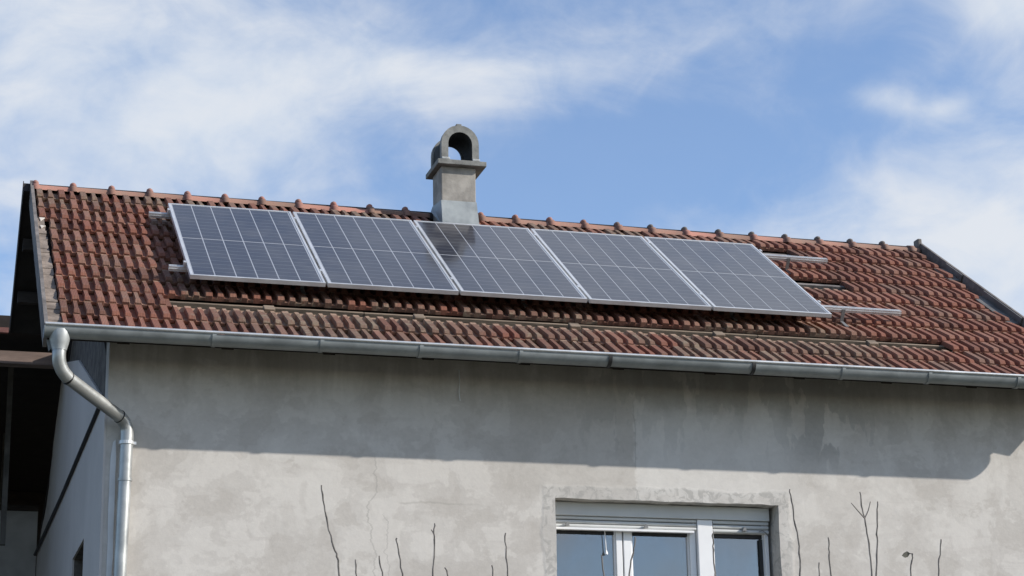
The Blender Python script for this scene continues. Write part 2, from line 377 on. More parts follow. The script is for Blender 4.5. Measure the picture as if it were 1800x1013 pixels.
def ridge_mat():
    k = M('ridge_clay'); P = k.pos(); X, Y, Z = k.sep(P); oi = k.n('ShaderNodeObjectInfo')
    col = k.ramp(oi.outputs['Random'], [(0, (0.19, 0.112, 0.082)), (0.5, (0.245, 0.128, 0.094)), (0.85, (0.33, 0.15, 0.115)), (1, (0.22, 0.135, 0.105))])
    n = k.noise(P, 14, 5, 0.7)
    col = k.mix(k.math('MULTIPLY', k.rng(n, 0.45, 0.7), 0.55), col, (0.17, 0.125, 0.10))
    k.base(col, 0.85); k.bump(k.noise(P, 60, 4, 0.6), 0.3, 0.004); return k.m
MAT['ridge'] = ridge_mat()
def knob_mat():
    k = M('ridge_knob_clay'); P = k.pos(); X, Y, Z = k.sep(P)
    n = k.noise(P, 30, 5, 0.7)
    col = k.mix(k.rng(X, 3.6, 4.6), (0.33, 0.155, 0.125), (0.13, 0.115, 0.105))
    col = k.mix(k.math('MULTIPLY', k.rng(n, 0.45, 0.65), 0.5), col, (0.22, 0.17, 0.14))
    k.base(col, 0.85); k.bump(n, 0.3, 0.004); return k.m
MAT['knob'] = knob_mat()

def cell_mat():
    k = M('silicon_cell'); uv = k.n('ShaderNodeUVMap'); uv.uv_map = 'UVMap'; U = k.sep(uv.outputs[0])
    t = k.math('FRACT', k.math('MULTIPLY', U[1], 10.0))
    d = k.math('ABSOLUTE', k.math('SUBTRACT', t, 0.5))
    line = k.rng(d, 0.455, 0.485)
    n = k.noise(k.pos(), 0.9, 2, 0.5)
    col = k.mix(k.rng(n, 0.35, 0.65), (0.016, 0.018, 0.030), (0.022, 0.023, 0.033))
    col = k.mix(k.math('MULTIPLY', line, 0.45), col, (0.30, 0.31, 0.33))
    fb = k.math('FRACT', k.math('MULTIPLY', U[1], 90.0))
    col = k.mix(k.math('MULTIPLY', k.rng(fb, 0.6, 0.9), 0.10), col, (0.20, 0.20, 0.22))
    k.base(col, 0.5); k.b.inputs['Coat Weight'].default_value = 1.0; k.b.inputs['Coat Roughness'].default_value = 0.10; k.b.inputs['Coat IOR'].default_value = 1.50
    dust = k.noise(k.mapping(k.pos(), (1, 1, 1)), 3.5, 6, 0.6)
    k.l(k.rng(dust, 0.3, 0.7, 0.07, 0.16), k.b.inputs['Coat Roughness'])
    k.l(k.mix(k.rng(dust, 0.40, 0.75, 0.02, 0.16), col, (0.20, 0.19, 0.18)), k.b.inputs['Base Color'])
    k.b.inputs['Specular IOR Level'].default_value = 0.2
    return k.m
MAT['cell'] = cell_mat()
k = M('panel_backsheet'); k.base((0.42, 0.43, 0.45), 0.5); k.b.inputs['Coat Weight'].default_value = 1.0; k.b.inputs['Coat Roughness'].default_value = 0.10; MAT['sheet'] = k.m

def glass_mat():
    k = M('window_glass'); k.t.nodes.remove(k.b)
    tr = k.n('ShaderNodeBsdfTransparent'); tr.inputs[0].default_value = (0.72, 0.76, 0.78, 1)
    gl = k.n('ShaderNodeBsdfGlossy'); gl.inputs['Roughness'].default_value = 0.02; gl.inputs["Color"].default_value = (0.93, 0.91, 0.90, 1)
    lw = k.n('ShaderNodeFresnel'); lw.inputs['IOR'].default_value = 1.9
    ms = k.n('ShaderNodeMixShader'); k.l(k.math('ADD', k.math('MULTIPLY', lw.outputs[0], 1.15), 0.08, True), ms.inputs[0]); k.l(tr.outputs[0], ms.inputs[1]); k.l(gl.outputs[0], ms.inputs[2])
    bp = k.n('ShaderNodeBump'); bp.inputs['Strength'].default_value = 0.06; bp.inputs['Distance'].default_value = 0.02
    k.l(k.noise(k.pos(), 1.6, 2, 0.5), bp.inputs['Height']); k.l(bp.outputs[0], gl.inputs['Normal'])
    k.l(ms.outputs[0], k.out.inputs[0]); return k.m
MAT['glass'] = glass_mat()

# ------------------------------------------------------------------ ground
bm = bmesh.new()
for p in ((-400, -400, 0), (400, -400, 0), (400, 400, 0), (-400, 400, 0)): bm.verts.new(p)
bm.faces.new(bm.verts[:]) if False else bm.faces.new([v for v in bm.verts])
tag(finish(bm, 'ground', MAT['ground']), kind='structure')

# ------------------------------------------------------------------ house
TH = math.radians(34.48185716); CT, ST = math.cos(TH), math.sin(TH)
ZS = 6.14793; HT = -0.145         # height of panel glass at its lower edge; tile-top plane lies HT below the panel plane
O = Vector((0, 0, ZS)); SV = Vector((0, CT, ST)); NV = Vector((0, -ST, CT))
def roof(x, s, h=0.0): return O + Vector((x, 0, 0)) + SV*s + NV*(h+HT)
YW = -0.20; XW = -0.60; XE = 7.0; XL = -1.065; XR = 7.34
house = empty('house', (XW, YW, 0)); house_inv = Vector((-XW, -YW, 0))
tag(house, 'grey rendered house with a red tiled gable roof and a concrete chimney', 'house')
def H(o):
    o.location = Vector(o.location) - Vector((XW, YW, 0)); return o
def pH(o): o.parent = house; return H(o)

# front wall with the window opening
jit = lambda a: (random.random()-0.5)*a
def ragged(p, q, n, amp):
    out = []
    for i in range(n):
        t = i/n; out.append((p[0]+(q[0]-p[0])*t + (jit(amp) if i else 0), p[1]+(q[1]-p[1])*t + (jit(amp) if i else 0)))
    return out
WX0, WX1, WZ1, WZ0 = 2.785, 4.620, 4.495, 3.05
outer = [(XW, 0.0), (XE, 0.0), (XE, 5.60), (XW, 5.60)]
hole = ragged((WX0, WZ0), (WX0, WZ1), 14, 0.006) + ragged((WX0, WZ1), (WX1, WZ1), 26, 0.010) + ragged((WX1, WZ1), (WX1, WZ0), 16, 0.010) + ragged((WX1, WZ0), (WX0, WZ0), 4, 0.0)
fwall = pH(slab('front_wall', [outer, hole], lambda p: Vector((p[0], YW, p[1])), Vector((0, 0.24, 0)), MAT['render']))
# gable side: dark masonry with a pale plaster coat stopping short of the roof
gab = [(YW+0.001, 0), (7.2, 0), (7.2, 5.6), (3.75, 6.60), (2.43, 7.36), (YW+0.24, 5.62), (YW+0.24, 5.50), (YW+0.001, 5.50)]
shole = [(1.23, 4.325), (2.31, 4.325), (2.31, 3.0), (1.23, 3.0)]
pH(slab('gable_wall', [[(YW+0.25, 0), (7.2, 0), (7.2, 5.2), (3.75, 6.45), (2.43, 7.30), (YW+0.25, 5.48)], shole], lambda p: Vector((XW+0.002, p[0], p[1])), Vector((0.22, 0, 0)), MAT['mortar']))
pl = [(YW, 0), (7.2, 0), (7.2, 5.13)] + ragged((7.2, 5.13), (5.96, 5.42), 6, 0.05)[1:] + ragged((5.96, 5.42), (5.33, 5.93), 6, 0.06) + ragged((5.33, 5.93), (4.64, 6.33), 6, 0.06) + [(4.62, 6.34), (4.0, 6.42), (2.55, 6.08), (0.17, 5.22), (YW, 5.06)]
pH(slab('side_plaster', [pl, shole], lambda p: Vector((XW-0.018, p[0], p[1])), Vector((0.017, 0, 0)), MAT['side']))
sw = pH(box('side_window', XW+0.10, XW+0.13, 1.23, 2.31, 3.0, 4.325, MAT['black']))
f_ = box('frame', 0.0, 0.0, 0, 0, 0, 0, MAT['shutter'], sw)
bpy.data.objects.remove(f_)
bm = bmesh.new(); add_box(bm, XW+0.08, XW+0.099, 1.235, 1.32, 3.0, 4.32); add_box(bm, XW+0.08, XW+0.099, 2.22, 2.305, 3.0, 4.32); add_box(bm, XW+0.08, XW+0.099, 1.32, 2.22, 4.24, 4.32)
finish(bm, 'frame', simple('grey_side_window_frame', (0.22, 0.22, 0.22), 0.6), sw)
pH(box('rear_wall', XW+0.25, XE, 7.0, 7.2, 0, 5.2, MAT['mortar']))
pH(slab('gable_wall', [[(YW+0.25, 0), (7.0, 0), (7.0, 5.1), (3.75, 6.45), (2.43, 7.30), (YW+0.25, 5.48)]], lambda p: Vector((XE, p[0], p[1])), Vector((-0.22, 0, 0)), MAT['side']))
pH(box('loft_floor', XW+0.23, XE-0.23, YW+0.25, 6.99, 5.10, 5.25, MAT['darkwood']))
# pale strip up the corner beside the downpipe
bm = bmesh.new()
z = 3.0; ptsL = []; ptsR = []
while z < 4.78:
    ptsL.append((-0.578+jit(0.006), z)); ptsR.append((-0.538+jit(0.004), z)); z += 0.12
ptsL.append((-0.562, 4.79)); ptsR.append((-0.545, 4.81))
bm.free()
pH(slab('corner_strip', [ptsL + ptsR[::-1]], lambda p: Vector((p[0]+0.01, YW-0.012, p[1])), Vector((0, 0.011, 0)), MAT['strip']))

# ---- roof
EAVE_S, RIDGE_S = -0.875, 2.755
def roofbox(bm, x0, x1, s0, s1, h0, h1):
    v = [bm.verts.new(roof(x, s, h)) for x, s, h in ((x0,s0,h0),(x1,s0,h0),(x1,s1,h0),(x0,s1,h0),(x0,s0,h1),(x1,s0,h1),(x1,s1,h1),(x0,s1,h1))]
    for f in ((0,3,2,1),(4,5,6,7),(0,1,5,4),(1,2,6,5),(2,3,7,6),(3,0,4,7)): bm.faces.new([v[i] for i in f])
bm = bmesh.new()
roofbox(bm, XL+0.005, XR-0.005, EAVE_S+0.02, RIDGE_S-0.02, -0.125, -0.105)
ry, rz = roof(0, RIDGE_S, 0).y, roof(0, RIDGE_S, 0).z
def rear(x, t, h): return Vector((x, ry+0.02+CT*t, rz-ST*t)) + Vector((0, ST, CT))*h
v = [bm.verts.new(rear(x, t, h)) for x, t, h in ((-1.150,0,-0.11),(XR,0,-0.11),(XR,1.62,-0.11),(-1.150,1.62,-0.11),(-1.150,0,0.0),(XR,0,0.0),(XR,1.62,0.0),(-1.150,1.62,0.0))]
for f in ((0,3,2,1),(4,5,6,7),(0,1,5,4),(1,2,6,5),(2,3,7,6),(3,0,4,7)): bm.faces.new([v[i] for i in f])
# slow slope behind down to the rear wall, under the wing roof
v = [bm.verts.new(p) for p in ((XW, 3.78, 6.50), (XR, 3.78, 6.50), (XR, 7.3, 5.2), (XW, 7.3, 5.2), (XW, 3.78, 6.60), (XR, 3.78, 6.60), (XR, 7.3, 5.3), (XW, 7.3, 5.3))]
for f in ((0,3,2,1),(4,5,6,7),(0,1,5,4),(1,2,6,5),(2,3,7,6),(3,0,4,7)): bm.faces.new([v[i] for i in f])
roof_o = pH(finish(bm, 'roof', MAT['black']))
bpy.context.view_layer.update()
def pR(o):     # parent to the roof, whose own frame is shifted with the house
    o.parent = roof_o; return o

# tile mesh variants
TW, TL, EXP = 0.184, 0.345, 0.297
def tile_mesh(seed, part=None):
    rr = random.Random(seed)
    flat = [(0.0, 0), (0.005, 1), (0.051, 1), (0.056, 0), (0.097, 0), (0.102, 0.92), (0.131, 0.92), (0.136, 0), (0.186, 0)]
    nose = [(-0.001, 0.16), (0.005, 1), (0.053, 1), (0.060, 0.16), (0.088, 0.16), (0.097, 0.90), (0.138, 0.86), (0.147, 0.16), (0.186, 0.16)]
    if part == 'left': flat, nose = flat[4:], nose[4:]
    if part == 'right': flat, nose = flat[:5], nose[:5]
    RH = 0.043
    st = [(0.0, nose, 0.50, 0.0), (0.026, nose, 1.0, 0.0), (0.070, flat, 1.0, 0.0), (TL-0.030, flat, 0.9, 0.0), (TL, [(x_, max(h_, 0.62)) for x_, h_ in flat], 0.9, 0.0)]
    me = bpy.data.meshes.new('roof_tile'); V = []; Fc = []; UV = []
    for (s, prof, hs, _) in st:
        for (x, h) in prof:
            V.append((x + rr.uniform(-.0014, .0014), s + (rr.uniform(-.004, .004) if s == 0 else 0), -0.030 + h*RH*hs + rr.uniform(-.0012, .0012) - 0.036*(s/TL) + 0.004)); UV.append((x, s))
    n = len(flat)
    for j in range(4):
        for i in range(n-1): a = j*n+i; Fc.append((a, a+1, a+n+1, a+n))
    b0 = len(V)
    for (x, h) in nose: V.append((x, 0.003, -0.030-0.018)); UV.append((x, 0))
    for i in range(n-1): Fc.append((b0+i, b0+i+1, i+1, i))
    me.from_pydata(V, [], Fc)
    uvl = me.uv_layers.new(name='UVMap')
    for l in me.loops: uvl.data[l.index].uv = UV[l.vertex_index]
    me.materials.append(MAT['tile']); return me
variants = [tile_mesh(i) for i in range(5)] + [tile_mesh(11, 'left'), tile_mesh(12, 'right')]
COVER = (0.02, 5.24, 0.14, 1.80)   # under the panels: x0,x1,s0,s1
def noseS(k): return EAVE_S + (12-k)*EXP
tiles = []
for krow in range(1, 13):
    off = 0.0 if krow % 2 else -TW/2
    xs0 = XL + 0.01 if krow <= 3 else XL + 0.088
    i = 0
    while True:
        x = xs0 + off + i*TW; i += 1
        var = random.randrange(5)
        if i == 1 and off: var = 5          # half tile at the verge
        if x + TW > XR + 0.01:
            if x + 0.10 > XR + 0.01 or krow in (2, 6, 7): break
            var = 6
        s = noseS(krow) - {9: 1.0, 8: 0.6, 7: 0.3}.get(krow, 0.0)*min(0.065, 0.030+0.010*max(0.0, x))*(1.0 if x < 6.2 else 0.4)
        xm = x + TW/2
        if krow == 10 and -0.22 < xm < 6.27: continue
        if krow == 2 and 5.1 < xm < 5.90: continue
        if krow == 5 and 5.15 < xm < 6.03: continue
        if krow <= 1 and 2.47 < xm < 2.80: continue
        hid = COVER[0] < xm < COVER[1] and COVER[2] < s+0.15 < COVER[3]
        p = roof(x, s + jit(0.016), jit(0.005) - (0.003 if krow % 2 else 0.0))
        d = (p-CAM).length
        tiles.append((hid, d, p, (TH + jit(0.03), jit(0.024), jit(0.016)), var, krow))
        if var == 6: break
tiles.sort(key=lambda t: (t[0], t[1]))
for t in tiles[:300]:
    o = link('roof_tile', variants[t[4]], None, roof_o); o.rotation_euler = t[3]; o.location = t[2]
Vs, Fs, UVs, Ts = [], [], [], []
for t in tiles[300:]:
    me = variants[t[4]]; mt = Matrix.Translation(t[2]) @ Matrix.Rotation(t[3][2], 4, 'Z') @ Matrix.Rotation(t[3][1], 4, 'Y') @ Matrix.Rotation(t[3][0], 4, 'X')
    b0 = len(Vs); tint = random.random()
    for v_ in me.vertices: Vs.append(mt @ v_.co); Ts.append(tint)
    for p_ in me.polygons: Fs.append([b0+i for i in p_.vertices])
    for l_ in me.loops: UVs.append(me.uv_layers[0].data[l_.index].uv[:])
me = bpy.data.meshes.new('roof_tile_field'); me.from_pydata([tuple(v) for v in Vs], [], Fs)
ul = me.uv_layers.new(name='UVMap'); ul.data.foreach_set('uv', np.array(UVs, dtype=np.float32).ravel())
at = me.attributes.new('tint', 'FLOAT', 'POINT'); at.data.foreach_set('value', np.array(Ts, dtype=np.float32))
tag(link('roof_tile_field', me, MAT['tile'], roof_o), 'smaller clay tiles of the far and covered part of the roof', kind='stuff')

# battens seen through the open courses
def batten(x0, x1, s, h=-0.052, w=0.045, t=0.035, m='wood', name='batten'):
    bm = bmesh.new(); roofbox(bm, x0, x1, s, s+w, h-t, h); finish(bm, name, MAT[m], roof_o)
xs = [-0.30, 1.35, 3.05, 4.62, 6.42]
for a, b in zip(xs, xs[1:]): batten(a, b-0.006, -0.112+jit(0.008), -0.046, w=0.028)
batten(5.05, 5.98, 2.27, -0.045, m='greywood'); batten(5.05, 6.12, 1.385, -0.045, m='greywood')
# loose pieces lying along the open course
for x in (0.55, 1.72, 2.98, 4.20, 5.55):
    bm = bmesh.new(); roofbox(bm, x, x+0.085, -0.235, -0.15, -0.055, -0.012); finish(bm, 'timber_offcut', MAT['wood'], roof_o, bevel=0.006)
# rafters under the eaves
x = -0.55
while x < 7.2:
    bm = bmesh.new(); roofbox(bm, x, x+0.09, EAVE_S+0.33, 0.9, -0.245, -0.128); finish(bm, 'rafter', MAT['darkwood'], roof_o); x += 0.765
bm = bmesh.new(); add_box(bm, XL+0.02, XR, -0.655, -0.635, 5.436, 5.475); add_box(bm, XL+0.02, XR, -0.6349, -0.615, 5.47, 5.51); add_box(bm, XL+0.02, XR, -0.578, -0.553, 5.468, 5.505); finish(bm, 'fascia_light_stop', MAT['darkwood'], roof_o)  # strips added behind the gutter to stop sun leaking onto the wall
# verges
bm = bmesh.new(); roofbox(bm, XL-0.035, XL-0.008, EAVE_S-0.02, RIDGE_S+0.04, -0.17, 0.012); finish(bm, 'verge_board', MAT['greywood'], roof_o)
bm = bmesh.new()
ns = 34
for i in range(ns):
    s0 = EAVE_S + (2.72-0.0)*i/ns; s1 = EAVE_S + 2.72*(i+1)/ns
    roofbox(bm, XL-0.006, XL+0.095+jit(0.012)-0.045*(i/ns), s0, s1-0.001, -0.10, -0.028+jit(0.010))
finish(bm, 'verge_bedding', MAT['verge_mortar'], roof_o)
for (s0, s1, w) in ((1.70, 1.80, 0.050), (1.50, 1.57, 0.045)):
    P3 = [(XL+0.012, s1), (XL+0.012+w, s1-0.006), (XL+0.040, s0+0.05), (XL+0.022, s0)]
    slabp = slab('mortar_patch', [P3], lambda p: roof(p[0], p[1], -0.016), NV*-0.008, MAT['white_mortar'], roof_o)
bm = bmesh.new(); roofbox(bm, XR+0.012, XR+0.035, EAVE_S-0.02, RIDGE_S+0.05, -0.17, 0.040); finish(bm, 'verge_board', MAT['greywood'], roof_o)
for (s0, s1) in ((0.55, 1.30), (1.75, 2.10)):
    bm = bmesh.new(); roofbox(bm, XR-0.12, XR+0.004, s0, s1, -0.03, -0.018); roofbox(bm, XR-0.008, XR+0.004, s0, s1, -0.0179, 0.036); finish(bm, 'verge_flashing', MAT['vflash'], roof_o)
v = [rear(-1.158, 0, -0.13), rear(-1.158, 1.62, -0.13), rear(-1.158, 1.62, 0.03), rear(-1.158, 0, 0.03)]
bm = bmesh.new(); A = [bm.verts.new(p) for p in v]; B = [bm.verts.new(p+Vector((0.007, 0, 0))) for p in v]
bm.faces.new(A); bm.faces.new(B[::-1])
for i in range(4): bm.faces.new((A[i], A[(i+1)%4], B[(i+1)%4], B[i]))
finish(bm, 'rear_verge_board', MAT['darkwood'], roof_o)
# purlin and braces under the rear overhang
for t, z_ in ((0.55, 0), (1.15, 0)):
    p0 = rear(-1.12, t, -0.17); bm = bmesh.new(); add_box(bm, -1.12, XW, p0.y-0.04, p0.y+0.04, p0.z-0.05, p0.z+0.05); finish(bm, 'purlin', MAT['darkwood'], roof_o)
# ridge tiles
def ridge_profile(R, h, n=8):
    return [(-math.cos(math.pi*i/n)*R, math.sin(math.pi*i/n)**0.8*h) for i in range(n+1)]
def ridge_tile_mesh(L):
    bm = bmesh.new(); st = [(-0.02, 0.118, 0.080), (0.03, 0.120, 0.082), (0.034, 0.104, 0.068), (L-0.03, 0.098, 0.063), (L, 0.098, 0.063)]
    R = []
    for (x, r, h) in st: R.append([bm.verts.new((x, a, b)) for a, b in ridge_profile(r, h)])
    for a, b in zip(R, R[1:]):
        for i in range(len(a)-1): bm.faces.new((a[i], a[i+1], b[i+1], b[i]))
    for ring in (R[0], R[-1]): bm.faces.new(ring)
    bmesh.ops.recalc_face_normals(bm, faces=bm.faces)
    me = bpy.data.meshes.new('ridge_tile'); bm.to_mesh(me); bm.free(); me.materials.append(MAT['ridge'])
    for p in me.polygons: p.use_smooth = len(p.vertices) == 4
    return me
rm = ridge_tile_mesh(0.345)
bm = bmesh.new(); bmesh.ops.create_uvsphere(bm, u_segments=10, v_segments=6, radius=1.0)
for v_ in bm.verts:
    v_.co = Vector((v_.co.x*0.030, v_.co.y*0.046, v_.co.z*0.026))
km = bpy.data.meshes.new('ridge_knob'); bm.to_mesh(km); bm.free(); km.materials.append(MAT['knob'])
for p in km.polygons: p.use_smooth = True
KN = [-1.06, -0.74, -0.41, -0.08, 0.25, 0.58, 0.91, 1.24, 1.56, 1.89, 2.22, 2.93, 3.26, 3.59, 3.92, 4.25, 4.58, 4.92, 5.26, 5.60, 5.94, 6.28, 6.62, 6.96]
rzt = 7.502
for x in KN:
    if x == 2.22:
        rt_o = link('ridge_tile', ridge_tile_mesh(0.22), None, roof_o)
    else: rt_o = link('ridge_tile', rm, None, roof_o)
    rt_o.location = (x, ry+0.01, rzt + jit(0.006)); rt_o.rotation_euler = (jit(0.05), jit(0.012), jit(0.012))
    if x == 6.96: rt_o.scale.x = 1.0
    kb = link('ridge_knob', km, None, roof_o); kb.location = (x+0.004, ry-0.005, rzt+0.084)
rt_o = link('ridge_tile', ridge_tile_mesh(0.09), None, roof_o); rt_o.location = (7.24, ry+0.01, rzt)
bm = bmesh.new(); add_box(bm, XR-0.01, XR+0.034, ry-0.05, ry+0.05, rzt+0.02, rzt+0.15); finish(bm, 'verge_cap', MAT['greywood'], roof_o, bevel=0.01)

# ---- chimney
ch_e = bmesh.new(); CX0, CX1, CY0, CY1 = 2.505, 2.825, 2.10, 2.42
zb = roof(0, 0, 0).z
add_box(ch_e, CX0, CX1, CY0, CY1, 7.0, 7.944)
chim = finish(ch_e, 'chimney', MAT['chimney'], house, bevel=0.008); H(chim)
def pC(o): o.parent = chim; return o
pC(box('chimney_slab', 2.458, 2.912, 2.035, 2.50, 7.945, 7.992, MAT['concrete'], bevel=0.006))
# barrel hood: outer and inner arch
def arch(w, h, n=14, base=0.0, flat=0.0):
    r = w/2; pts = [(-r, base)]
    for i in range(n+1):
        a = math.pi - math.pi*i/n; pts.append((math.cos(a)*r, (h-r) + math.sin(a)*r))
    pts.append((r, base)); return pts
def hood(name, xc, y0, y1, z0, wo, ho, wi, hi, m, chamfer=False):
    bm = bmesh.new()
    if chamfer:
        r = wo/2; q = [(-r, 0), (-r, ho-0.16), (-r+0.03, ho-0.10), (-r+0.09, ho-0.035), (-0.045, ho), (0.035, ho), (r-0.09, ho-0.035), (r-0.03, ho-0.10), (r, ho-0.16), (r, 0)]
        # resample the outer outline to the inner one's count
        no = len(arch(wi, hi)); seg = [0]
        for a, b in zip(q, q[1:]): seg.append(seg[-1] + math.dist(a, b))
        outer_ = []
        for i in range(no):
            t = seg[-1]*i/(no-1); j = max(jj for jj in range(len(seg)-1) if seg[jj] <= t+1e-9); f = (t-seg[j])/(seg[j+1]-seg[j])
            outer_.append((q[j][0]+(q[j+1][0]-q[j][0])*f, q[j][1]+(q[j+1][1]-q[j][1])*f))
    else: outer_ = arch(wo, ho)
    inner_ = arch(wi, hi); L = []
    for y in (y0, y1):
        for pts in (outer_, inner_): L.append([bm.verts.new((xc+a, y, z0+b)) for a, b in pts])
    of, i_f, ob, ib = L; n = len(of)
    for i in range(n-1):
        bm.faces.new((of[i], of[i+1], i_f[i+1], i_f[i])); bm.faces.new((ob[i], ib[i], ib[i+1], ob[i+1]))
        bm.faces.new((of[i], ob[i], ob[i+1], of[i+1])); f = bm.faces.new((i_f[i], i_f[i+1], ib[i+1], ib[i])); f.material_index = 1
    for i in (0, n-1): bm.faces.new((of[i], i_f[i], ib[i], ob[i]))
    o = finish(bm, name, m); o.data.materials.append(MAT['soot_shade']); return o
XC = 2.672
pC(hood('hood_front_arch', XC, 2.052, 2.115, 7.993, 0.348, 0.335, 0.222, 0.270, MAT['concrete'], False))
pC(hood('hood_vault', XC-0.004, 2.116, 2.40, 7.993, 0.312, 0.300, 0.245, 0.270, MAT['soot_shade']))  # colour holds soot and also the shade on the vault's outer side
pC(hood('hood_rear_arch', XC, 2.401, 2.455, 7.993, 0.348, 0.335, 0.222, 0.270, MAT['concrete'], False))
pC(box('hood_knob', XC-0.032, XC+0.018, 2.06, 2.12, 8.324, 8.345, MAT['concrete'], bevel=0.005))
bm = bmesh.new()
for (x0, x1) in ((XC-0.175, XC-0.10), (XC+0.11, XC+0.18)): add_box(bm, x0, x1, 2.040, 2.051, 7.993, 8.014)
pC(finish(bm, 'mortar_fillet', MAT['fillet'], bevel=0.005))
# flashing: a splayed metal collar and apron
yb = 2.10; zr = lambda y: ZS + (y*ST - 0.18)/CT - 0.0
def zroof(y): # height of the tile plane at y
    s = (y - (-ST)*HT*1.0)/CT
    return roof(0, (y + ST*HT)/CT, 0).z
bm = bmesh.new()
F0 = [(CX0-0.004, CY0-0.004, 7.62), (CX1+0.004, CY0-0.004, 7.62), (CX1+0.004, CY1, 7.66), (CX0-0.004, CY1, 7.66)]
zf = zroof(CY0-0.06-0.10)+0.036
F1 = [(CX0-0.006, CY0-0.06, zf+0.015), (CX1+0.015, CY0-0.06, zf+0.015), (CX1+0.035, CY1, zroof(CY1-0.1)+0.046), (CX0-0.02, CY1, zroof(CY1-0.1)+0.046)]
A = [bm.verts.new(p) for p in F0]; B = [bm.verts.new(p) for p in F1]
for i in range(4): bm.faces.new((A[i], A[(i+1)%4], B[(i+1)%4], B[i]))
o = pC(finish(bm, 'flashing', MAT['flash'])); sm = o.modifiers.new('s', 'SOLIDIFY'); sm.thickness = 0.003
bm = bmesh.new(); s1_ = (CY0-0.16+ST*HT)/CT+0.0
roofbox(bm, CX0-0.07, CX1+0.02, s1_-0.04, s1_+0.14, 0.010, 0.015); ap = pC(finish(bm, 'flashing_apron', MAT['flash'])); ap.location = (0.026, 0.10, 0.036)
# children of the chimney/roof/house were given world coordinates: remove the house shift once, here
SH = Vector((XW, YW, 0))

for o_ in [chim] + [c for c in house.children if False]:
    o_.location = Vector(o_.location) + Vector((-0.026, -0.10, -0.036))
# ---- window
YF = YW + 0.14
win = empty('window', (WX0, YF, WZ0)); win.parent = house
def pWn(o): o.parent = win; return o
pWn(box('roller_box', WX0+0.004, WX1-0.03, YF-0.02, YF+0.14, 4.388, WZ1-0.004, MAT['shutter'], bevel=0.004))
bm = bmesh.new()
add_box(bm, WX0+0.003, WX0+0.022, YF+0.02, YF+0.09, WZ0, 4.386)
add_box(bm, WX1-0.062, WX1-0.032, YF+0.02, YF+0.09, WZ0, 4.386)
finish(bm, 'frame', MAT['pvc'], win, bevel=0.003)
pWn(box('mullion', 3.985, 4.113, YF-0.004, YF+0.10, WZ0, 4.387, MAT['pvc'], bevel=0.006))
# shutters pulled almost up: real slats
def shutter(x0, x1, ztop, zbot, bar):
    root = bmesh.new(); n = 3; hh = (ztop-zbot-bar)/n
    for i in range(n):
        z1 = ztop - i*hh; z0 = z1 - hh + 0.004
        vs = [(YF+0.010, z0), (YF+0.000, z0+0.006), (YF-0.002, (z0+z1)/2), (YF+0.004, z1-0.002), (YF+0.014, z1)]
        a = [root.verts.new((x0, y, z)) for y, z in vs]; b = [root.verts.new((x1, y, z)) for y, z in vs]
        for k_ in range(4): root.faces.new((a[k_], b[k_], b[k_+1], a[k_+1]))
    o = finish(root, 'roller_shutter', MAT['shutter'], win); sm = o.modifiers.new('s', 'SOLIDIFY'); sm.thickness = 0.004
    if bar: box('shutter_end_bar', x0+0.001, x1-0.03, YF-0.028, YF+0.012, zbot, zbot+bar-0.002, MAT['pvc'], win, bevel=0.003)
shutter(WX0+0.006, 3.978, 4.386, 4.275, 0.020)
shutter(4.118, WX1-0.034, 4.386, 4.285, 0.0)
for x in (2.915, 3.555, 4.375):
    bm = bmesh.new(); z = 4.318; vs = [(x-0.018, YF-0.006, z-0.012), (x+0.018, YF-0.006, z-0.012), (x+0.004, YF-0.010, z+0.016), (x-0.006, YF-0.010, z+0.016)]
    A = [bm.verts.new(v_) for v_ in vs]; B = [bm.verts.new((v_[0], v_[1]-0.018, v_[2])) for v_ in vs]; bm.faces.new(A); bm.faces.new(B)
    for i in range(4): bm.faces.new((A[i], A[(i+1)%4], B[(i+1)%4], B[i]))
    finish(bm, 'shutter_stop', simple('grey_stop', (0.25, 0.25, 0.25), 0.5) if x == 2.915 else bpy.data.materials['grey_stop'], win)
# sashes
YG = YF + 0.065
def sash(x0, x1, w0, w1):
    bm = bmesh.new(); z1 = 4.338
    add_box(bm, x0, x0+w0, YF+0.03, YG+0.035, WZ0, z1); add_box(bm, x1-w1, x1, YF+0.03, YG+0.035, WZ0, z1)
    add_box(bm, x0+w0, x1-w1, YF+0.031, YG+0.034, z1-0.05, z1); add_box(bm, x0+w0, x1-w1, YF+0.031, YG+0.034, WZ0, WZ0+0.07)
    # glazing bead steps
    add_box(bm, x0+w0, x0+w0+0.012, YF+0.045, YG+0.02, WZ0, z1); add_box(bm, x1-w1-0.012, x1-w1, YF+0.045, YG+0.02, WZ0, z1)
    finish(bm, 'sash', MAT['pvc'], win, bevel=0.004)
    gk = bmesh.new(); add_box(gk, x0+w0+0.012, x1-w1-0.012, YF+0.046, YG-0.002, z1-0.080, z1-0.0505); finish(gk, 'dark_strip', MAT['rubber'], win)  # gasket line under the top rail
    box('pane', x0+w0+0.0125, x1-w1-0.0125, YG, YG+0.006, WZ0+0.072, z1-0.052, MAT['glass'], win)
sash(2.809, 3.372, 0.012, 0.050)
sash(3.384, 3.980, 0.065, 0.052)
sash(4.116, 4.586, 0.012, 0.030)
bm = bmesh.new(); add_box(bm, 4.520, 4.545, YF+0.040, YG-0.001, WZ0, 4.25); finish(bm, 'dark_strip', MAT['rubber'], win)  # near-black upright strip near the right edge of the window
tube('blind_cord', [(3.232, YF+0.03, 4.285), (3.236, YF+0.03, 4.20), (3.240, YF+0.03, 4.125)], 0.004, MAT['pvc'], win, 6)
tube('cord_bell', [(3.240, YF+0.03, 4.13), (3.241, YF+0.03, 4.10)], [0.005, 0.013], MAT['pvc'], win, 8)
